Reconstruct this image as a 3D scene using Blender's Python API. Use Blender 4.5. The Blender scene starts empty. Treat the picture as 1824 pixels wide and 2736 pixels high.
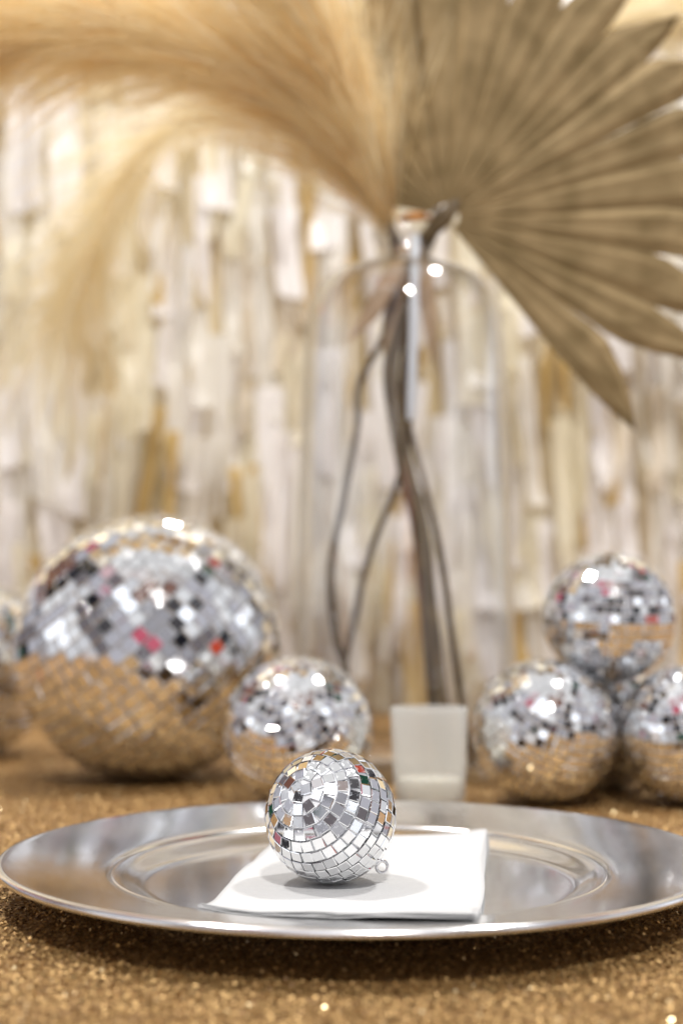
import bpy, math, random
import numpy as np
from mathutils import Vector, Matrix

random.seed(7)
rng = np.random.default_rng(11)
scene = bpy.context.scene
C = scene.collection

# ------------------------------------------------------------------ camera
CAM_Z = 0.122
cam_data = bpy.data.cameras.new('camera')
cam_data.sensor_fit = 'VERTICAL'
cam_data.sensor_height = 36.0
cam_data.lens = 43.45
cam_data.clip_start = 0.02
cam_data.clip_end = 50.0
cam_data.dof.use_dof = True
cam_data.dof.focus_distance = 0.545
cam_data.dof.aperture_fstop = 4.5
cam = bpy.data.objects.new('camera', cam_data)
C.objects.link(cam)
cam.location = (0, 0, CAM_Z)
cam.rotation_euler = (math.radians(90 + 5.57), 0, 0)
scene.camera = cam

# ------------------------------------------------------------------ surroundings and lamps
world = bpy.data.worlds.new('World')
scene.world = world
world.use_nodes = True
wn, wl = world.node_tree.nodes, world.node_tree.links
wn.clear()
w_out = wn.new('ShaderNodeOutputWorld')
w_bg = wn.new('ShaderNodeBackground')
w_tc = wn.new('ShaderNodeTexCoord')
w_map = wn.new('ShaderNodeMapping')
w_map.inputs['Rotation'].default_value = (0, 0, 0.35)
w_map.inputs['Scale'].default_value = (1.0, 1.0, 1.25)
w_vor = wn.new('ShaderNodeTexVoronoi')
w_vor.distance = 'CHEBYCHEV'
w_vor.inputs['Scale'].default_value = 3.6
w_sep = wn.new('ShaderNodeSeparateColor')
w_ramp = wn.new('ShaderNodeValToRGB')
w_ramp.color_ramp.interpolation = 'CONSTANT'
stops = [(0.0, (.012, .012, .016)), (.10, (.07, .065, .07)), (.17, (.17, .15, .16)), (.25, (.20, .09, .065)),
         (.285, (.55, .07, .035)), (.315, (.60, .12, .18)), (.33, (.02, .07, .045)), (.35, (.50, .49, .54)), (.55, (.70, .70, .73)),
         (.72, (.36, .35, .38)), (.82, (.85, .85, .87)), (.95, (1.5, 1.55, 1.65))]
cr = w_ramp.color_ramp
while len(cr.elements) < len(stops):
    cr.elements.new(0.5)
for e, (p, c) in zip(cr.elements, stops):
    e.position = p
    e.color = (*c, 1)
w_xyz = wn.new('ShaderNodeSeparateXYZ')
w_up = wn.new('ShaderNodeMapRange')
w_up.inputs['From Min'].default_value = 0.80
w_up.inputs['From Max'].default_value = 0.90
w_mix = wn.new('ShaderNodeMix')
w_mix.data_type = 'RGBA'
w_mix.inputs[7].default_value = (.80, .79, .79, 1)
wl.new(w_tc.outputs['Generated'], w_map.inputs['Vector'])
wl.new(w_map.outputs['Vector'], w_vor.inputs['Vector'])
wl.new(w_vor.outputs['Color'], w_sep.inputs['Color'])
wl.new(w_sep.outputs[0], w_ramp.inputs['Fac'])
wl.new(w_tc.outputs['Generated'], w_xyz.inputs['Vector'])
wl.new(w_xyz.outputs['Z'], w_up.inputs['Value'])
wl.new(w_up.outputs['Result'], w_mix.inputs['Factor'])
wl.new(w_ramp.outputs['Color'], w_mix.inputs[6])
wl.new(w_mix.outputs[2], w_bg.inputs['Color'])
w_bg.inputs['Strength'].default_value = 1.02
wl.new(w_bg.outputs['Background'], w_out.inputs['Surface'])


def ceiling_or_fill_lamp(loc, size, power, col=(1.0, .98, .955), aim=None):
    d = bpy.data.lights.new('ceiling_or_fill_lamp', 'AREA')
    d.shape = 'RECTANGLE'
    d.size, d.size_y = size
    d.energy = power
    d.color = col
    o = bpy.data.objects.new('ceiling_or_fill_lamp', d)
    C.objects.link(o)
    o.location = loc
    if aim is not None:
        o.rotation_euler = (Vector(aim) - Vector(loc)).to_track_quat('-Z', 'Y').to_euler()
    return o


ceiling_or_fill_lamp((-1.0, .98, 2.7), (.18, .18), 52, aim=(-.2, 1.6, .5))
ceiling_or_fill_lamp((1.0, .98, 2.7), (.18, .18), 52, aim=(.2, 1.6, .5))
ceiling_or_fill_lamp((0.25, -1.5, 2.5), (.2, .2), 82, aim=(0, 1.3, .6))  # front fill added behind the camera to brighten palm, pampas and backdrop

scene.view_settings.view_transform = 'Standard'
scene.view_settings.look = 'None'
scene.view_settings.gamma = 1
scene.view_settings.use_curve_mapping = False
scene.view_settings.exposure = -0.06
scene.render.engine = 'CYCLES'
scene.cycles.max_bounces = 8
scene.cycles.diffuse_bounces = 4
scene.cycles.transparent_max_bounces = 12
scene.cycles.glossy_bounces = 4


# ------------------------------------------------------------------ helpers
def mesh_obj(name, verts, faces, m, parent=None, smooth=False):
    me = bpy.data.meshes.new(name)
    me.from_pydata([tuple(map(float, v)) for v in verts], [], faces)
    me.materials.append(m)
    if smooth:
        me.polygons.foreach_set('use_smooth', [True] * len(me.polygons))
    me.update()
    o = bpy.data.objects.new(name, me)
    C.objects.link(o)
    o.parent = parent
    return o


def quad_mesh(name, V, Q, m, smooth=False, mats=None, mat_idx=None):
    """fast mesh from numpy verts (n,3) and quads (k,4)"""
    me = bpy.data.meshes.new(name)
    me.vertices.add(len(V))
    me.vertices.foreach_set('co', np.ascontiguousarray(V, dtype=np.float32).ravel())
    me.loops.add(Q.size)
    me.loops.foreach_set('vertex_index', Q.astype(np.int32).ravel())
    me.polygons.add(len(Q))
    me.polygons.foreach_set('loop_start', np.arange(0, Q.size, 4, dtype=np.int32))
    for mm in (mats or [m]):
        me.materials.append(mm)
    if mat_idx is not None:
        me.polygons.foreach_set('material_index', mat_idx.astype(np.int32))
    me.update(calc_edges=True)
    me.polygons.foreach_set('use_smooth', np.full(len(Q), bool(smooth)))
    return me


def link(name, me, parent=None):
    o = bpy.data.objects.new(name, me)
    C.objects.link(o)
    o.parent = parent
    return o


def empty(name, loc):
    o = bpy.data.objects.new(name, None)
    C.objects.link(o)
    o.location = loc
    o.empty_display_size = .02
    return o


def tag(o, label, cat, group=None):
    o['label'] = label
    o['category'] = cat
    if group:
        o['group'] = group
    return o


def spline(pts, n):
    P = np.array(pts, float)
    P = np.vstack([2 * P[0] - P[1], P, 2 * P[-1] - P[-2]])
    seg = len(P) - 3
    out = []
    for t in np.linspace(0, seg, n):
        i = min(int(t), seg - 1)
        u = t - i
        a, b, c, d = P[i:i + 4]
        out.append(.5 * (2 * b + (c - a) * u + (2 * a - 5 * b + 4 * c - d) * u * u + (3 * b - a - 3 * c + d) * u ** 3))
    return np.array(out)


def tube(name, pts, radii, m, parent, origin=(0, 0, 0), n=48, sides=10, flat=1.0, bumpy=0.0):
    P = spline(pts, n) - np.array(origin)
    R = np.interp(np.linspace(0, 1, n), np.linspace(0, 1, len(radii)), radii)
    V, Fs = [], []
    T = np.gradient(P, axis=0)
    T /= np.linalg.norm(T, axis=1)[:, None]
    ref = np.array([0, 1.0, 0.0])
    for i in range(n):
        a = np.cross(T[i], ref)
        a /= np.linalg.norm(a)
        b = np.cross(T[i], a)
        rr = R[i] * (1 + bumpy * (random.random() - .5))
        for k in range(sides):
            w = 2 * math.pi * k / sides
            V.append(P[i] + rr * (math.cos(w) * a + flat * math.sin(w) * b))
    for i in range(n - 1):
        for k in range(sides):
            k2 = (k + 1) % sides
            Fs.append((i * sides + k, i * sides + k2, (i + 1) * sides + k2, (i + 1) * sides + k))
    Fs.append(tuple(range(sides))[::-1])
    Fs.append(tuple((n - 1) * sides + k for k in range(sides)))
    return mesh_obj(name, V, Fs, m, parent, True)


def lathe(name, prof, m, parent=None, seg=96, closed=False):
    V, Fs = [], []
    n = len(prof)
    for r, z in prof:
        for k in range(seg):
            w = 2 * math.pi * k / seg
            V.append((r * math.cos(w), r * math.sin(w), z))
    rng_i = range(n if closed else n - 1)
    for i in rng_i:
        j = (i + 1) % n
        for k in range(seg):
            k2 = (k + 1) % seg
            Fs.append((i * seg + k, i * seg + k2, j * seg + k2, j * seg + k))
    return mesh_obj(name, V, Fs, m, parent, True)


# ------------------------------------------------------------------ materials
def new_mat(name):
    m = bpy.data.materials.new(name)
    m.use_nodes = True
    nt = m.node_tree
    return m, nt.nodes, nt.links, nt.nodes['Principled BSDF']


def add_bump(nodes, links, p, scale, strength, dist=.001, detail=4, coord='Object', stretch=None):
    tc = nodes.new('ShaderNodeTexCoord')
    nz = nodes.new('ShaderNodeTexNoise')
    nz.inputs['Scale'].default_value = scale
    nz.inputs['Detail'].default_value = detail
    src = tc.outputs[coord]
    if stretch:
        mp = nodes.new('ShaderNodeMapping')
        mp.inputs['Scale'].default_value = stretch
        links.new(src, mp.inputs['Vector'])
        src = mp.outputs['Vector']
    links.new(src, nz.inputs['Vector'])
    bp = nodes.new('ShaderNodeBump')
    bp.inputs['Strength'].default_value = strength
    bp.inputs['Distance'].default_value = dist
    links.new(nz.outputs['Fac'], bp.inputs['Height'])
    links.new(bp.outputs['Normal'], p.inputs['Normal'])
    return nz


def noise_color(nodes, links, p, c1, c2, scale, detail=4, stretch=None, lo=.35, hi=.65, coord='Object'):
    tc = nodes.new('ShaderNodeTexCoord')
    nz = nodes.new('ShaderNodeTexNoise')
    nz.inputs['Scale'].default_value = scale
    nz.inputs['Detail'].default_value = detail
    src = tc.outputs[coord]
    if stretch:
        mp = nodes.new('ShaderNodeMapping')
        mp.inputs['Scale'].default_value = stretch
        links.new(src, mp.inputs['Vector'])
        src = mp.outputs['Vector']
    links.new(src, nz.inputs['Vector'])
    r = nodes.new('ShaderNodeValToRGB')
    r.color_ramp.elements[0].position = lo
    r.color_ramp.elements[0].color = (*c1, 1)
    r.color_ramp.elements[1].position = hi
    r.color_ramp.elements[1].color = (*c2, 1)
    links.new(nz.outputs['Fac'], r.inputs['Fac'])
    if p is not None:
        links.new(r.outputs['Color'], p.inputs['Base Color'])
    return r


def simple(name, col, rough=.5, metal=0.0, **kw):
    m, n, l, p = new_mat(name)
    p.inputs['Base Color'].default_value = (*col, 1)
    p.inputs['Roughness'].default_value = rough
    p.inputs['Metallic'].default_value = metal
    for k, v in kw.items():
        p.inputs[k].default_value = v
    return m, n, l, p


def leafy(name, c1, c2, scale, stretch, trans=.35, rough=.55):
    """thin dry plant matter: diffuse + light passing through"""
    m, n, l, p = new_mat(name)
    r = noise_color(n, l, p, c1, c2, scale, stretch=stretch)
    p.inputs['Roughness'].default_value = rough
    t = n.new('ShaderNodeBsdfTranslucent')
    l.new(r.outputs['Color'], t.inputs['Color'])
    mx = n.new('ShaderNodeMixShader')
    mx.inputs['Fac'].default_value = trans
    l.new(p.outputs[0], mx.inputs[1])
    l.new(t.outputs[0], mx.inputs[2])
    l.new(mx.outputs[0], n['Material Output'].inputs['Surface'])
    return m


# mirror glass of the tiles: fine dust in the roughness
MIRROR, n, l, p = simple('mirror_glass', (.90, .91, .92), .02, 1.0)
tc = n.new('ShaderNodeTexCoord')
nz = n.new('ShaderNodeTexNoise')
nz.inputs['Scale'].default_value = 900
nz.inputs['Detail'].default_value = 3
l.new(tc.outputs['Object'], nz.inputs['Vector'])
mr = n.new('ShaderNodeMapRange')
mr.inputs['From Min'].default_value = .55
mr.inputs['From Max'].default_value = .8
mr.inputs['To Min'].default_value = .015
mr.inputs['To Max'].default_value = .35
l.new(nz.outputs['Fac'], mr.inputs['Value'])
l.new(mr.outputs['Result'], p.inputs['Roughness'])

CORE, n, l, p = simple('silver_glue', (.86, .87, .89), .4, .25)
add_bump(n, l, p, 700, .5, .0006)
CHROME, n, l, p = simple('chrome_wire', (.78, .78, .8), .15, 1.0)
add_bump(n, l, p, 300, .1, .0003)

SILVER, n, l, p = simple('silver_lacquer', (.86, .865, .875), .2, 1.0)
p.inputs['Coat Weight'].default_value = .35
p.inputs['Coat Roughness'].default_value = .06
nz = add_bump(n, l, p, 22, .16, .0015, 3)
mr = n.new('ShaderNodeMapRange')
mr.inputs['To Min'].default_value = .09
mr.inputs['To Max'].default_value = .24
l.new(nz.outputs['Fac'], mr.inputs['Value'])
l.new(mr.outputs['Result'], p.inputs['Roughness'])

PAPER, n, l, p = simple('white_paper', (.50, .50, .498), .85)
add_bump(n, l, p, 420, .6, .0006, 8)

CLOTH, n, l, p = simple('gold_brown_cloth', (.30, .15, .05), .6)
noise_color(n, l, p, (.18, .085, .022), (.40, .23, .08), 260, 6)
add_bump(n, l, p, 500, .8, .002)

SEQ = []
for nm, col, rg, mt in (('gold_sequin', (.49, .315, .128), .48, .55), ('bronze_sequin', (.35, .208, .074), .52, .45),
                        ('champagne_sequin', (.80, .64, .38), .30, .9), ('brown_sequin', (.19, .10, .032), .55, .3)):
    m, n, l, p = simple(nm, col, rg, mt)
    SEQ.append(m)

# thin clear glass: clear pass-through plus mirror reflection by angle
GLASS, n, l, p = new_mat('clear_glass')
n.remove(p)
lw = n.new('ShaderNodeLayerWeight')
lw.inputs['Blend'].default_value = .5
pw = n.new('ShaderNodeMath')
pw.operation = 'POWER'
pw.inputs[1].default_value = 2.6
l.new(lw.outputs['Facing'], pw.inputs[0])
fr = n.new('ShaderNodeMapRange')
fr.inputs['To Min'].default_value = .04
fr.inputs['To Max'].default_value = .70
l.new(pw.outputs[0], fr.inputs['Value'])
tr = n.new('ShaderNodeBsdfTransparent')
tr.inputs['Color'].default_value = (.975, .98, .975, 1)
ed = n.new('ShaderNodeMapRange')          # longer way through the glass wall towards its edge
ed.inputs['To Min'].default_value = .985
ed.inputs['To Max'].default_value = .72
l.new(pw.outputs[0], ed.inputs['Value'])
l.new(ed.outputs[0], tr.inputs['Color'])
gl = n.new('ShaderNodeBsdfGlossy')
gl.inputs['Roughness'].default_value = .02
gl.inputs['Color'].default_value = (1, 1, 1, 1)
mx = n.new('ShaderNodeMixShader')
l.new(fr.outputs[0], mx.inputs[0])
l.new(tr.outputs[0], mx.inputs[1])
l.new(gl.outputs[0], mx.inputs[2])
l.new(mx.outputs[0], n['Material Output'].inputs['Surface'])

FROST, n, l, p = new_mat('frosted_glass')
p.inputs['Base Color'].default_value = (.82, .83, .82, 1)
p.inputs['Roughness'].default_value = .42
p.inputs['Specular IOR Level'].default_value = .5
add_bump(n, l, p, 400, .15, .0004)
tl = n.new('ShaderNodeBsdfTranslucent')
tl.inputs['Color'].default_value = (.93, .93, .91, 1)
tr = n.new('ShaderNodeBsdfTransparent')
tr.inputs['Color'].default_value = (.9, .9, .89, 1)
m1 = n.new('ShaderNodeMixShader')
m1.inputs[0].default_value = .62
m2 = n.new('ShaderNodeMixShader')
m2.inputs[0].default_value = .62
l.new(p.outputs[0], m1.inputs[1])
l.new(tl.outputs[0], m1.inputs[2])
l.new(m1.outputs[0], m2.inputs[1])
l.new(tr.outputs[0], m2.inputs[2])
l.new(m2.outputs[0], n['Material Output'].inputs['Surface'])

WAX, n, l, p = simple('candle_wax', (.82, .80, .70), .5)
p.inputs['Subsurface Weight'].default_value = .3
p.inputs['Subsurface Radius'].default_value = (.01, .008, .005)
p.inputs['Subsurface Scale'].default_value = .5
add_bump(n, l, p, 60, .1, .001)
WICK, n, l, p = simple('wick_cotton', (.55, .50, .42), .9)

PALM = leafy('dried_palm_leaf', (.235, .167, .076), (.37, .268, .134), 34, (1, 1, 1), .20, .75)
PALM.node_tree.nodes['Principled BSDF'].inputs['Specular IOR Level'].default_value = .2
STALK, n, l, p = simple('dried_stalk', (.16, .11, .05), .5)
noise_color(n, l, p, (.055, .035, .012), (.15, .10, .042), 40, stretch=(6, 6, 1))
THIN_STALK, n, l, p = simple('thin_brown_stalk', (.15, .095, .045), .5)
noise_color(n, l, p, (.055, .032, .012), (.14, .09, .042), 60, stretch=(4, 4, 1))
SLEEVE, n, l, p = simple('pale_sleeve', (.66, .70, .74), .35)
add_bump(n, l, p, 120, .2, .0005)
CORKY, n, l, p = simple('rust_binding', (.42, .15, .02), .6)
noise_color(n, l, p, (.30, .10, .01), (.55, .22, .03), 90)
HUSK = leafy('pale_husk', (.45, .31, .18), (.60, .43, .26), 40, (3, 3, 1), .4)
PAMPAS = [leafy('pampas_honey', (.90, .71, .40), (.96, .84, .56), 14, (1, 1, 1), .66, .5),
          leafy('pampas_cream', (.86, .77, .54), (.92, .86, .68), 14, (1, 1, 1), .66, .5),
          leafy('pampas_amber', (.80, .55, .23), (.90, .70, .36), 14, (1, 1, 1), .55, .5)]

# film strips of the backdrop
FILM = []
for nm, c1, c2, rg, tra in (
        ('pearl_film', (.84, .81, .79), (.91, .89, .88), .30, .35),
        ('ivory_film', (.83, .80, .73), (.90, .88, .82), .34, .40),
        ('cream_film', (.80, .74, .56), (.88, .83, .68), .36, .45),
        ('champagne_film', (.66, .57, .43), (.76, .69, .57), .30, .40),
        ('gold_film', (.60, .42, .15), (.74, .56, .25), .30, .35)):
    m = leafy(nm, c1, c2, 9, (1, 1, .4), tra, rg)
    FILM.append(m)
BACK, n, l, p = simple('tan_backing', (.62, .50, .30), .7)
noise_color(n, l, p, (.70, .56, .32), (.86, .78, .60), 9, stretch=(1, 1, .3))

# ------------------------------------------------------------------ table surface
TE = .335                                   # front edge of the table, where the cloth falls down
prof = [(2.00, 0), (TE + .012, 0)] + [(TE + .012 - .012 * math.sin(a), -.012 + .012 * math.cos(a)) for a in np.linspace(.2, math.pi / 2, 8)] + [(TE - .004, -.3), (TE + .002, -.72)]
V = np.array([(x, y, z) for y, z in prof for x in (-1.6, 1.6)])
me = quad_mesh('table_surface', V, np.array([[2 * i, 2 * i + 2, 2 * i + 3, 2 * i + 1] for i in range(len(prof) - 1)]), CLOTH, True)
table = link('table_surface', me)
table['kind'] = 'structure'


def sequins(n, x0, x1, y0, y1, smin, smax):
    x = rng.uniform(x0, x1, n)
    y = rng.uniform(y0, y1, n)
    s = rng.uniform(smin, smax, n)
    tilt = np.abs(rng.normal(0, .42, n)).clip(0, 1.25)
    az = rng.uniform(0, 2 * np.pi, n)
    rot = rng.uniform(0, 2 * np.pi, n)
    N = np.stack([np.sin(tilt) * np.cos(az), np.sin(tilt) * np.sin(az), np.cos(tilt)], -1)
    ref = np.stack([np.cos(rot), np.sin(rot), 0 * rot], -1)
    A = np.cross(N, ref)
    A /= np.linalg.norm(A, axis=1)[:, None] + 1e-9
    B = np.cross(N, A)
    z = s * np.sin(tilt) * .75 + .0004 + rng.uniform(0, .0006, n)
    Cc = np.stack([x, y, z], -1)
    V = np.stack([Cc + A * s[:, None], Cc + B * s[:, None] * .9, Cc - A * s[:, None], Cc - B * s[:, None] * .9], 1).reshape(-1, 3)
    Q = np.arange(4 * n).reshape(-1, 4)
    idx = rng.choice(4, n, p=[.46, .32, .035, .185])
    return V, Q, idx


parts = [sequins(170000, -.34, .34, TE + .008, .62, .0005, .0010),
         sequins(90000, -.45, .45, .62, 1.10, .0008, .0014),
         sequins(26000, -.65, .65, 1.10, 1.86, .0014, .0022)]
off, Vs, Qs, Is = 0, [], [], []
for V, Q, i in parts:
    Vs.append(V)
    Qs.append(Q + off)
    Is.append(i)
    off += len(V)
seq = link('sequins', quad_mesh('sequins', np.vstack(Vs), np.vstack(Qs), None, mats=SEQ, mat_idx=np.concatenate(Is)), table)
seq['kind'] = 'stuff'

# ------------------------------------------------------------------ fringe backdrop
BY = 1.88
back = tag(empty('fringe_backdrop', (0, BY, 0)), 'pearl, cream and gold film fringe backdrop hanging behind the vase', 'backdrop')
# rippled backing sheet
nx, nzz = 60, 4
V = [(-1.3 + 2.6 * i / nx, .065 + .012 * math.sin(i * 1.9) + .008 * math.sin(i * .7), 1.75 * j / nzz) for j in range(nzz + 1) for i in range(nx + 1)]
Fs = [(j * (nx + 1) + i, j * (nx + 1) + i + 1, (j + 1) * (nx + 1) + i + 1, (j + 1) * (nx + 1) + i) for j in range(nzz) for i in range(nx)]
mesh_obj('backing_sheet', V, Fs, BACK, back, True)


def strip_mesh(mat_i, var):
    """one film strip 1 unit wide and 1 long, hanging down from the origin, curling out at its tip"""
    r = random.Random(100 + var)
    w, h = 4, 10
    V, Q = [], []
    curl = r.uniform(.02, .28)
    twist = r.uniform(-1.3, 1.3)
    bow = r.uniform(-.25, .25)
    ph = r.uniform(0, 6)
    slant = r.uniform(-.25, .25)
    for j in range(h + 1):
        t = j / h
        for i in range(w + 1):
            s = i / w - .5
            ww = 1.0 - .04 * math.sin(t * 5 + ph)
            a = twist * t
            x = s * ww * math.cos(a) + bow * t * t
            y = -.05 * t - curl * t ** 3 + s * math.sin(a) * .8 + .16 * math.sin(t * 7 + ph + s * 2) * t - .9 * (s * s) * (1 - .6 * t) + .05 * math.sin(t * 15 + ph * 3 + s * 5) + r.uniform(-.05, .05)
            z = -t + (slant * s * .35 if j == h else 0) + .10 * curl * t ** 4
            V.append((x, y, z))
    for j in range(h):
        for i in range(w):
            a = j * (w + 1) + i
            Q.append((a, a + 1, a + w + 2, a + w + 1))
    return np.array(V), np.array(Q), FILM[mat_i]


variants = []
for mi in range(5):
    for v in range(5):
        V, Q, m = strip_mesh(mi, mi * 7 + v)
        # uneven local scale: width in x and depth .04, length in z
        variants.append((mi, V, Q, quad_mesh('strip', V, Q, m, True)))
spots = []
cell_x, cell_z = .054, .064
for jz in range(25):
    for ix in range(32):
        kind = random.choices(range(5), [32, 30, 20, 9, 9])[0]
        narrow = kind in (3, 4) and random.random() < .7
        w = random.uniform(.010, .022) if narrow else random.uniform(.020, .052)
        ln = random.uniform(.15, .32)
        spots.append((-.86 + cell_x * (ix + random.uniform(-.6, .6)), random.uniform(-.014, .018),
                      .14 + cell_z * (jz + random.uniform(-.8, .8)), w, ln, random.gauss(0, .065), random.uniform(-.5, .5), kind * 5 + random.randrange(5)))


def in_view(sp):
    x, y, z = sp[0], BY + sp[1], sp[2] - .5 * sp[4]
    u = abs(x) / y
    t = math.atan2(z - CAM_Z, y) - math.radians(5.57)
    sc = max(u / .276, abs(math.tan(t)) / .414)
    return sc


order = sorted(range(len(spots)), key=lambda i: in_view(spots[i]))
shown = set(order[:300])
RV, RQ, RI, roff = [], [], [], 0
for i, (x, y, z, w, ln, rz, ry, v) in enumerate(spots):
    M = Matrix.Translation((x, y, z)) @ Matrix.Rotation(rz, 4, 'Y') @ Matrix.Rotation(ry, 4, 'Z') @ Matrix.Diagonal((w, .05, ln, 1))
    mi, V, Q, me = variants[v]
    if i in shown:
        o = link('strip', me, back)
        o.matrix_local = M
    else:
        A = np.array(M)
        RV.append(V @ A[:3, :3].T + A[:3, 3])
        RQ.append(Q + roff)
        RI.append(np.full(len(Q), mi))
        roff += len(V)
rest = link('outer_strips', quad_mesh('outer_strips', np.vstack(RV), np.vstack(RQ), None, True, FILM, np.concatenate(RI)), back)
rest['kind'] = 'stuff'

# ------------------------------------------------------------------ charger plate
PX, PY, PR = .008, .597, .1655
plate = tag(empty('charger_plate', (PX, PY, 0)), 'round silver charger plate under the white napkin', 'plate')
FL, WR = .0065, .1150


def plate_z(r):
    """top surface of the charger"""
    if r < .098:
        return FL
    if r < WR:
        t = (r - .098) / (WR - .098)
        return FL + .0062 * (t * t * (3 - 2 * t))
    t = (r - WR) / (.1630 - WR)
    return FL + .0062 + .0008 * math.sin(min(t, .12) / .12 * math.pi / 2) + .0078 * max(t, 0)


rs = [0.0005, .03, .06, .09] + list(np.linspace(.096, WR, 14))
prof = [(r, plate_z(r)) for r in rs]
prof += [(WR, plate_z(WR) - .002), (.100, FL - .0030), (.096, FL - .0058), (.088, FL - .0060), (.085, FL - .0035), (.0005, FL - .0035)]
lathe('well', prof, SILVER, plate, 160)
rs = list(np.linspace(WR + .0002, .1625, 16))
prof = [(r, plate_z(r)) for r in rs]
ez = plate_z(.1625)
prof += [(.1640, ez + .0001), (.1652, ez - .0006), (.1656, ez - .0018), (.1652, ez - .0028), (.1640, ez - .0030)]
prof += [(r, plate_z(r) - .0022) for r in rs[::-1]]
lathe('rim', prof, SILVER, plate, 160, True)

# ------------------------------------------------------------------ napkin (folded paper layers)
napkin = tag(empty('napkin', (PX, PY, FL)), 'white folded paper napkin lying on the silver charger plate', 'napkin')
# plan corners: front-left, front-right, back-right, back-left (world metres)
NFL, NFR, NBR, NBL = np.array((-.0580, .508)), np.array((.0495, .458)), np.array((.0795, .688)), np.array((-.036, .700))


def napkin_layer(k, inset, th):
    nu, nv = 36, 56
    V = []
    base = .0010 + k * .0007
    for side in (1, 0):
        for j in range(nv + 1):
            for i in range(nu + 1):
                s, t = i / nu, j / nv
                s = inset + s * (1 - 2 * inset)
                t = inset * .5 + t * (1 - inset)
                # rounded outline
                q = (1 - s) * (1 - t) * NFL + s * (1 - t) * NFR + s * t * NBR + (1 - s) * t * NBL
                edge = .0012 * math.sin(t * 9 + k * 2) * (s - .5) * 2 * (.3 + .3 * k)
                q = q + np.array((edge, 0.0006 * math.sin(s * 8 + k)))
                r = math.hypot(q[0] - PX, q[1] - PY)
                # paper bridges the step softly
                hz = sum(plate_z(abs(r + d)) for d in (-.016, -.010, -.005, 0, .005, .010, .016)) / 7
                hz = max(hz, plate_z(r))
                soft = .0007 * math.sin(q[0] * 70 + 1.2 * k) * math.sin(q[1] * 55)
                z = hz - FL + base + abs(soft) + (th if side else 0)
                # edge rounding of the top face
                de = min(i, nu - i, j, nv - j)
                if side and de == 0:
                    z -= th * .35
                V.append((q[0] - PX, q[1] - PY, z))
    n1 = (nu + 1) * (nv + 1)
    Fs = []
    for j in range(nv):
        for i in range(nu):
            a = j * (nu + 1) + i
            Fs.append((a, a + 1, a + nu + 2, a + nu + 1))
            Fs.append((n1 + a, n1 + a + nu + 1, n1 + a + nu + 2, n1 + a + 1))
    ring = [i for i in range(nu + 1)] + [j * (nu + 1) + nu for j in range(1, nv + 1)] + [nv * (nu + 1) + i for i in range(nu - 1, -1, -1)] + [j * (nu + 1) for j in range(nv - 1, 0, -1)]
    for a, b in zip(ring, ring[1:] + ring[:1]):
        Fs.append((b, a, n1 + a, n1 + b))
    return mesh_obj('folded_layer', V, Fs, PAPER, napkin, True)


for k in range(3):
    napkin_layer(k, .004 + .002 * ((k * 2) % 3), .0006)
NAP_TOP = FL + .0010 + 2 * .0007 + .0006


# ------------------------------------------------------------------ mirror balls
def tile_mesh(name, t, h):
    b = .5 * t
    c = b - .00022 - .012 * t
    V = [(-b, -b, 0), (b, -b, 0), (b, b, 0), (-b, b, 0), (-b, -b, h * .72), (b, -b, h * .72), (b, b, h * .72), (-b, b, h * .72),
         (-c, -c, h), (c, -c, h), (c, c, h), (-c, c, h)]
    Q = [(8, 9, 10, 11)]
    for i in range(4):
        j = (i + 1) % 4
        Q.append((i, j, 4 + j, 4 + i))
        Q.append((4 + i, 4 + j, 8 + j, 8 + i))
    return np.array(V), np.array(Q)


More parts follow.
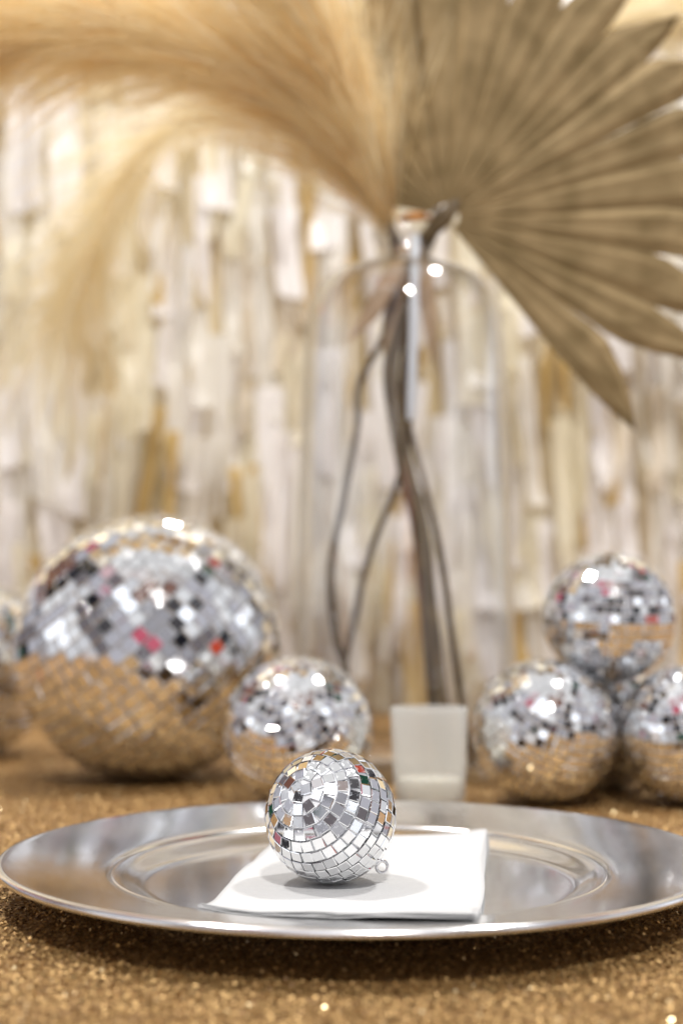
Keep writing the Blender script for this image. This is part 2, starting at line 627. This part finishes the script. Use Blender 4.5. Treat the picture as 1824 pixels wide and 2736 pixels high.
def mirror_ball(center, R, t, axis, label, jitter, seed, group='mirror balls on the gold cloth', gap=.06):
    r = random.Random(seed)
    base = Vector((center[0], center[1], center[2] - R))
    root = tag(empty('mirror_ball', base), label, 'mirror ball', group)
    h = max(.0009, t * .14)
    rc = R - h
    # core
    seg, ring = 64, 32
    V = [(0, 0, R - rc * .996)]
    Fs = []
    for i in range(1, ring):
        p_ = math.pi * i / ring
        for k in range(seg):
            w = 2 * math.pi * k / seg
            V.append((.996 * rc * math.sin(p_) * math.cos(w), .996 * rc * math.sin(p_) * math.sin(w), R - .996 * rc * math.cos(p_)))
    V.append((0, 0, R + rc * .996))
    for k in range(seg):
        k2 = (k + 1) % seg
        Fs.append((0, 1 + k2, 1 + k))
        for i in range(ring - 2):
            a, b = 1 + i * seg, 1 + (i + 1) * seg
            Fs.append((a + k, a + k2, b + k2, b + k))
        Fs.append((len(V) - 1, 1 + (ring - 2) * seg + k, 1 + (ring - 2) * seg + k2))
    mesh_obj('core', V, Fs, CORE, root, True)
    # tiles in rings round the axis
    A = Vector(axis).normalized()
    ref = Vector((0, 0, 1)) if abs(A.z) < .9 else Vector((1, 0, 0))
    E1 = A.cross(ref).normalized()
    E2 = A.cross(E1)
    pitch = t * (1 + gap)
    nr = int(math.pi * R / pitch)
    tv, tq = tile_mesh('tile', t, h)
    me = quad_mesh('tile', tv, tq, MIRROR)
    to_cam = (Vector((0, 0, CAM_Z)) - Vector(center)).normalized()
    tiles = []
    for i in range(nr):
        ph = math.pi * (i + .5) / nr
        circ = 2 * math.pi * R * math.sin(ph)
        n_ = max(1, int(circ / pitch))
        if n_ < 3:
            n_ = 3
        o0 = r.uniform(0, 2 * math.pi)
        slack = circ / n_ / pitch
        for k in range(n_):
            w = o0 + 2 * math.pi * (k + r.uniform(-.06, .06)) / n_
            N = (A * math.cos(ph) + (E1 * math.cos(w) + E2 * math.sin(w)) * math.sin(ph)).normalized()
            U = A.cross(N).normalized()
            W = N.cross(U)
            jr = Matrix.Rotation(r.gauss(0, jitter), 3, 'X') @ Matrix.Rotation(r.gauss(0, jitter), 3, 'Y') @ Matrix.Rotation(r.gauss(0, .035), 3, 'Z')
            M3 = Matrix((U, W, N)).transposed() @ jr
            sc = min(1.0, slack) * r.uniform(.965, 1.0)
            M = Matrix.Translation(Vector((0, 0, R)) + N * (rc - .0001 + r.uniform(0, .00012))) @ (M3.to_4x4()) @ Matrix.Diagonal((sc, r.uniform(.97, 1.0), 1, 1))
            tiles.append((N.dot(to_cam), M))
    tiles.sort(key=lambda q: -q[0])
    RV, RQ, ro = [], [], 0
    for i, (d, M) in enumerate(tiles):
        if i < 300:
            o = link('tile', me, root)
            o.matrix_local = M
        else:
            B = np.array(M)
            RV.append(tv @ B[:3, :3].T + B[:3, 3])
            RQ.append(tq + ro)
            ro += len(tv)
    if RV:
        o = link('remaining_tiles', quad_mesh('remaining_tiles', np.vstack(RV), np.vstack(RQ), MIRROR), root)
        o['kind'] = 'stuff'
    return root


def torus(name, R, rr, m, parent, M):
    a, b = 28, 10
    V, Fs = [], []
    for i in range(a):
        u = 2 * math.pi * i / a
        for j in range(b):
            v = 2 * math.pi * j / b
            V.append(M @ Vector(((R + rr * math.cos(v)) * math.cos(u), (R + rr * math.cos(v)) * math.sin(u), rr * math.sin(v))))
    for i in range(a):
        for j in range(b):
            Fs.append((i * b + j, ((i + 1) % a) * b + j, ((i + 1) % a) * b + (j + 1) % b, i * b + (j + 1) % b))
    return mesh_obj(name, V, Fs, m, parent, True)


RF = .0296
fc = (-.0050, .5690, NAP_TOP + .0006 + RF)
ball = mirror_ball(fc, RF, .0050, (-.44, -.76, .47), 'smallest mirror ball with a wire loop, on the white napkin', .022, 3, 'mirror ball ornaments')
# hanging loop and its ferrule
ld = Vector((.70, .12, -.70)).normalized()
side = ld.cross(Vector((0, 1, 0))).normalized()
cx = Vector((0, 0, RF))
fer = tube('loop_ferrule', [cx + ld * (RF - .002), cx + ld * (RF + .0004), cx + ld * (RF + .0016)], [.0026, .0026, .0019], CHROME, ball, n=8, sides=14)
fw_ = Vector((.15, -1, .1))
fw_ = (fw_ - ld * fw_.dot(ld)).normalized()
sd = ld.cross(fw_)
M = Matrix((ld, sd, fw_)).transposed().to_4x4()
M.translation = cx + ld * (RF + .0036)
lp = torus('hanging_loop', .0026, .00072, CHROME, fer, M)

G = 'mirror ball ornaments'
mirror_ball((-.1600, 1.038, .1102), .1102, .0108, (-.62, -.25, .74), 'largest mirror ball, standing left of the glass vase', .014, 21, G, .035)
mirror_ball((-.0306, .8884, .0528), .0528, .0060, (-.22, -.80, .56), 'medium mirror ball right behind the ball on the napkin', .024, 6, G)
mirror_ball((.1450, .8972, .0516), .0516, .0058, (.30, -.55, .78), 'medium mirror ball on the cloth right beside the frosted candle holder', .024, 8, G)
mirror_ball((.2467, .8884, .0496), .0496, .0058, (-.35, -.45, .82), 'mirror ball on the cloth cut off by the right edge', .024, 13, G)
mirror_ball((.2040, .9810, .0500), .0500, .0058, (.2, -.2, .9), 'mostly hidden mirror ball at the back of the stacked group', .024, 17, G)
mirror_ball((.1990, .9240, .1330), .0488, .0058, (.03, -.10, 1), 'mirror ball on top of the others in the stack', .020, 19, G)
mirror_ball((-.3690, 1.2346, .0875), .0875, .0095, (.5, -.4, .75), 'mirror ball behind the largest one, cut off by the left edge', .018, 23, G)

# ------------------------------------------------------------------ frosted candle holder and candle
HX, HY = .0605, .864
holder = empty('candle_holder', (HX, HY, 0))
tag(holder, 'frosted glass candle holder standing behind the silver charger plate', 'candle holder')
ro, rb, hh = .0268, .0240, .0708
prof = [(.0004, .0), (rb - .003, .0), (rb - .0008, .0008), (rb, .003)] + [(rb + (ro - rb) * t, .003 + (hh - .0045) * t) for t in np.linspace(.05, 1, 16)]
prof += [(ro - .0004, hh - .0004), (ro - .0012, hh), (ro - .0021, hh - .0005)]
prof += [(rb - .0024 + (ro - rb) * t, .003 + (hh - .0045) * t) for t in np.linspace(1, .08, 16)] + [(.0004, .0075)]
lathe('glass_cup', prof, FROST, holder, 72)
candle = empty('candle', (HX, HY, .0078))
tag(candle, 'low cream wax candle inside the frosted glass holder', 'candle')
prof = [(.0004, 0), (.0195, 0), (.0208, .0012), (.0214, .012), (.0212, .0142), (.0202, .0150), (.010, .0146), (.0004, .0144)]
lathe('wax', prof, WAX, candle, 56)
tube('wick', [(0, 0, .012), (.0003, 0, .018), (.0014, .0005, .023)], [.0007, .0007, .0005], WICK, candle, n=10, sides=8)

# ------------------------------------------------------------------ glass bottle vase
VX, VY = .056, 1.090
vase = empty('glass_vase', (VX, VY, 0))
tag(vase, 'tall clear glass bottle vase holding dried palm and pampas grass', 'vase')
ctrl = [(.0005, .001), (.060, .001), (.086, .002), (.0945, .008), (.0965, .020), (.0962, .10), (.0940, .22), (.0915, .32), (.0895, .375), (.0868, .405),
        (.0790, .426), (.0650, .439), (.0460, .4475), (.0310, .4535), (.0262, .462), (.0250, .474), (.0262, .478)]
out = spline([(a, 0, b) for a, b in ctrl], 90)[:, (0, 2)]
inner = [(max(r - .0026, .0005), z + (.007 if z < .012 else 0)) for r, z in out if z > .004]
prof = [tuple(q) for q in out] + [(.0232, .4788)] + [q for q in inner[::-1]] + [(.0005, .0095)]
lathe('bottle', prof, GLASS, vase, 128)
prof = [(.0265, .4750), (.0290, .4770), (.0300, .4800), (.0292, .4832), (.0268, .4848), (.0245, .4838), (.0238, .4810), (.0242, .4770)]
lathe('lip', prof, GLASS, vase, 96, True)

# ------------------------------------------------------------------ dried palm leaf
PC = np.array((.091, 1.060, .486))
palm = tag(empty('palm_leaf', (.091, 1.060, .02)), 'pleated dried fan palm leaf rising from the vase to the right', 'palm leaf')
po = np.array((.091, 1.060, .02))


def leaflet(a0, a1, rn, rt, skew, lift, k):
    """one pleated finger of the fan between angles a0 and a1"""
    cols = 5
    rows = 16
    r = random.Random(50 + k)
    tip_s = .5 + skew
    V = []
    th = .0005
    phase = [0, .8, .45 + .35 * r.random(), .95, 0]
    ns = []
    for sgn in (0, 1):
        for j in range(rows + 1):
            t = j / rows
            for i in range(cols):
                s = i / (cols - 1)
                if t < .78:
                    rad = .012 + (rn - .012) * (t / .78)
                    ss = s
                else:
                    q = (t - .78) / .22
                    e = q ** 1.25
                    rad = rn + (rt - rn) * q
                    ss = s * (1 - e) + tip_s * e
                a = a0 + (a1 - a0) * ss
                w = rad * (a1 - a0)
                amp = w * (.17 + .40 * math.exp(-rad / .05)) * (1 - .55 * max(0, t - .78) / .22)
                dep = -amp * phase[i] + lift * rad * rad * 4 - .012 * math.sin(a * 2 + 1) * rad * 6
                dep += .0008 * math.sin(rad * 60 + k) + .002 * r.uniform(-1, 1) * (t > .8)
                x = rad * math.cos(a)
                dep += max(0, -x - .01) * .55 + max(0, x) * -.10
                z = rad * math.sin(a)
                V.append((x, dep - .10 * rad + sgn * th, z))
    n1 = cols * (rows + 1)
    Fs = []
    for j in range(rows):
        for i in range(cols - 1):
            a = j * cols + i
            Fs.append((a, a + 1, a + cols + 1, a + cols))
            Fs.append((n1 + a, n1 + a + cols, n1 + a + cols + 1, n1 + a + 1))
    ring = list(range(cols)) + [j * cols + cols - 1 for j in range(1, rows + 1)] + [rows * cols + i for i in range(cols - 2, -1, -1)] + [j * cols for j in range(rows - 1, 0, -1)]
    for a, b in zip(ring, ring[1:] + ring[:1]):
        Fs.append((b, a, n1 + a, n1 + b))
    o = mesh_obj('leaflet', V, Fs, PALM, palm)
    o.location = PC - po
    return o


edges = [-53]
angs = [13.5, 12, 12.8, 12.2, 13, 12.4, 12.4, 12.8, 12.5, 13, 12.4, 12.6, 13, 13, 12.5, 12.5, 12]
for a in angs:
    edges.append(edges[-1] + a)
for k in range(len(angs)):
    a0, a1 = math.radians(edges[k] - .15), math.radians(edges[k + 1] + .15)
    rn = random.uniform(.196, .212)
    rt = random.uniform(.248, .268)
    if k < 4:
        rn, rt = (.166, .178, .176, .186)[k], (.250, .262, .262, .266)[k]
    if k > 14:
        rn, rt = .09 - .03 * (k - 15), .12 - .035 * (k - 15)
    leaflet(a0, a1, rn, rt, random.uniform(-.42, -.2) if k != 1 else .1, random.uniform(-.06, .06), k)
stalk = tube('stalk', [(.091, 1.061, .487), (.078, 1.080, .469), (.066, 1.09, .436), (.052, 1.1, .394), (.044, 1.1, .358), (.049, 1.1, .314), (.057, 1.09, .266),
                       (.068, 1.08, .218), (.075, 1.07, .142), (.082, 1.06, .061), (.088, 1.06, .0125)],
             [.0035, .0045, .0055, .0058, .0066, .0070, .0074, .0076, .0080, .0084, .0084], STALK, palm, po, n=70, sides=12, bumpy=.06)
tube('leaf_base', [(.070, 1.074, .470), (.080, 1.068, .478), (.091, 1.060, .487), (.103, 1.056, .500)], [.003, .007, .0085, .004], STALK, palm, po, n=18, sides=12, flat=.6)
tube('binding', [(.052, 1.072, .4895), (.061, 1.066, .4893), (.071, 1.066, .4893), (.080, 1.072, .4895)], [.0022, .0040, .0040, .0022], CORKY, palm, po, n=20, sides=12)

# pale stick standing in the neck
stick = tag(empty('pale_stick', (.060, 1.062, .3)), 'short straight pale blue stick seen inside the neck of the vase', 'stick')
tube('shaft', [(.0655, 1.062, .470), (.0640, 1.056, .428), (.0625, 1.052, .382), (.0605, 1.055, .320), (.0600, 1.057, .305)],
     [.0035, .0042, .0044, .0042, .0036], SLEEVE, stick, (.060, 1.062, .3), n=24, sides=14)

# ------------------------------------------------------------------ pampas grass


def plume(name, rachis, n, t0, lmin, lmax, spread, droop, w0, m, parent, origin, width_prof, seed, wind=(0, 0, 0)):
    g = np.random.default_rng(seed)
    P = spline(rachis, 200)
    T = np.gradient(P, axis=0)
    T /= np.linalg.norm(T, axis=1)[:, None]
    t = t0 + (1 - t0) * g.random(n) ** .9
    i = (t * 199).astype(int)
    base, tan = P[i], T[i]
    az = g.uniform(0, 2 * np.pi, n)
    ref = np.array([0, 1.0, 0])
    A = np.cross(tan, ref)
    A /= np.linalg.norm(A, axis=1)[:, None]
    B = np.cross(tan, A)
    outd = A * np.cos(az)[:, None] + B * np.sin(az)[:, None]
    sp = spread * (.25 + .75 * g.random(n))
    wp = np.interp(t, np.linspace(0, 1, len(width_prof)), width_prof)
    ln = g.uniform(lmin, lmax, n) * wp
    seg = 7
    pts = np.zeros((n, seg + 1, 3))
    pos = base + outd * .001
    d = tan * np.cos(sp)[:, None] + outd * np.sin(sp)[:, None]
    pts[:, 0] = pos
    jit = g.normal(0, .05, (n, 3))
    grav = np.array([0, 0, -1.0])
    for k in range(seg):
        u = (k + 1) / seg
        d = d + droop * grav * (.10 + .25 * u) + jit * .5 + g.normal(0, .05, (n, 3)) + np.array(wind) * .12
        d /= np.linalg.norm(d, axis=1)[:, None]
        pos = pos + d * (ln / seg)[:, None]
        pts[:, k + 1] = pos
    wid = w0 * g.uniform(.6, 1.3, n)
    prof = np.array([.7, 1, 1, .95, .85, .7, .45, .12])
    sidev = np.cross(d, g.normal(0, 1, (n, 3)))
    sidev /= np.linalg.norm(sidev, axis=1)[:, None] + 1e-9
    off = sidev[:, None, :] * (wid[:, None] * prof[None, :])[:, :, None]
    V = np.stack([pts - off, pts + off], 2).reshape(-1, 3) - np.array(origin)
    base_i = (np.arange(n) * (seg + 1) * 2)[:, None] + (np.arange(seg) * 2)[None, :]
    Q = np.stack([base_i, base_i + 1, base_i + 3, base_i + 2], -1).reshape(-1, 4)
    o = link(name, quad_mesh(name, V, Q, m, True), parent)
    return o


def pampas(label, rachis, stem, n, lmin, lmax, spread, droop, mats, wprof, seed, srad=.0030, w0=.00042, t0=.05, wind=(0, 0, 0)):
    og = Vector(stem[-1])
    root = tag(empty('pampas_grass', og), label, 'pampas grass', 'pampas grass stems in the vase')
    full = stem[::-1] + rachis
    tube('stem', full, [srad, srad, srad * .9, srad * .8, srad * .6, srad * .3], THIN_STALK, root, og, n=90, sides=8, bumpy=.12)
    for q, (m, frac) in enumerate(mats):
        o = plume('plume', rachis, int(n * frac), t0, lmin, lmax, spread, droop, w0, m, root, og, wprof, seed + q * 31, wind)
        o['kind'] = 'stuff'
    return root


S1 = [(.040, 1.1, .396), (.016, 1.095, .345), (.014, 1.09, .305), (.003, 1.08, .245), (-.008, 1.07, .187), (-.009, 1.07, .149), (-.003, 1.07, .112), (.005, 1.07, .082), (.012, 1.07, .012)]
S2 = [(.062, 1.11, .440), (.064, 1.11, .34), (.054, 1.11, .268), (.026, 1.12, .194), (.011, 1.12, .131), (.002, 1.12, .088), (-.007, 1.13, .012)]
S4 = [(.063, 1.096, .440), (.060, 1.09, .392), (.057, 1.09, .324), (.071, 1.07, .255), (.085, 1.06, .19), (.093, 1.05, .123), (.101, 1.04, .062), (.109, 1.04, .012)]
S5 = [(.067, 1.11, .440), (.058, 1.12, .38), (.054, 1.12, .32), (.062, 1.11, .26), (.071, 1.10, .19), (.077, 1.09, .12), (.085, 1.085, .012)]

pampas('honey coloured pampas plume rising straight up from the vase neck', [(.050, 1.085, .468), (.036, 1.07, .518), (.010, 1.05, .580), (-.026, 1.03, .655), (-.066, 1.01, .722), (-.115, .99, .785)],
       S2, 6000, .09, .17, .44, .08, [(PAMPAS[0], .50), (PAMPAS[2], .12), (PAMPAS[1], .38)], [.9, 1, 1.1, 1.1, .9, .7], 1, wind=(-.30, 0, 0))
pampas('honey coloured pampas plume arching over to the upper left corner', [(.048, 1.1, .469), (.028, 1.1, .525), (-.016, 1.09, .583), (-.085, 1.08, .632), (-.177, 1.06, .655), (-.269, 1.04, .650), (-.345, 1.02, .615)],
       S1, 7000, .10, .21, .74, .14, [(PAMPAS[0], .50), (PAMPAS[2], .12), (PAMPAS[1], .38)], [.9, 1, 1.1, 1.15, 1.1, 1.0], 2, srad=.0034, wind=(-.15, 0, 0))
pampas('pale cream pampas plume drooping down in front of the backdrop', [(.054, 1.105, .479), (.011, 1.18, .563), (-.052, 1.25, .645), (-.137, 1.32, .695), (-.217, 1.37, .68), (-.276, 1.4, .603), (-.318, 1.42, .50)],
       S5, 1300, .12, .24, .85, .35, [(PAMPAS[1], .85), (PAMPAS[0], .15)], [.3, .6, .9, 1.1, 1.2, 1.1], 4, t0=.40)
pampas('cream pampas plume showing behind the palm leaf in the upper right corner', [(.075, 1.10, .479), (.138, 1.2, .624), (.243, 1.28, .755), (.341, 1.33, .816), (.408, 1.36, .816), (.464, 1.38, .773)],
       S4, 3200, .10, .17, .5, .3, [(PAMPAS[1], .8), (PAMPAS[0], .2)], [.4, .8, 1.1, 1.1, 1.0, .9], 6, t0=.30)

for nm, pts, rad in (('left', [(.056, 1.085, .470), (.046, 1.080, .440), (.026, 1.074, .405), (.008, 1.070, .378)], [.004, .009, .008, .001]),
                     ('right', [(.066, 1.075, .470), (.074, 1.070, .430), (.078, 1.068, .390), (.080, 1.068, .360)], [.004, .008, .006, .001]),
                     ('middle', [(.058, 1.100, .470), (.052, 1.105, .430), (.046, 1.100, .390), (.044, 1.10, .350)], [.004, .011, .010, .002])):
    host = [o for o in bpy.data.objects if o.name.startswith('pampas_grass')][1]
    tube('leaf_sheath', pts, rad, HUSK, host, tuple(host.location), n=24, sides=10, flat=.15)

print('objects', len(bpy.data.objects), 'tris', sum(len(m.loops) - 2 * len(m.polygons) for m in bpy.data.meshes))
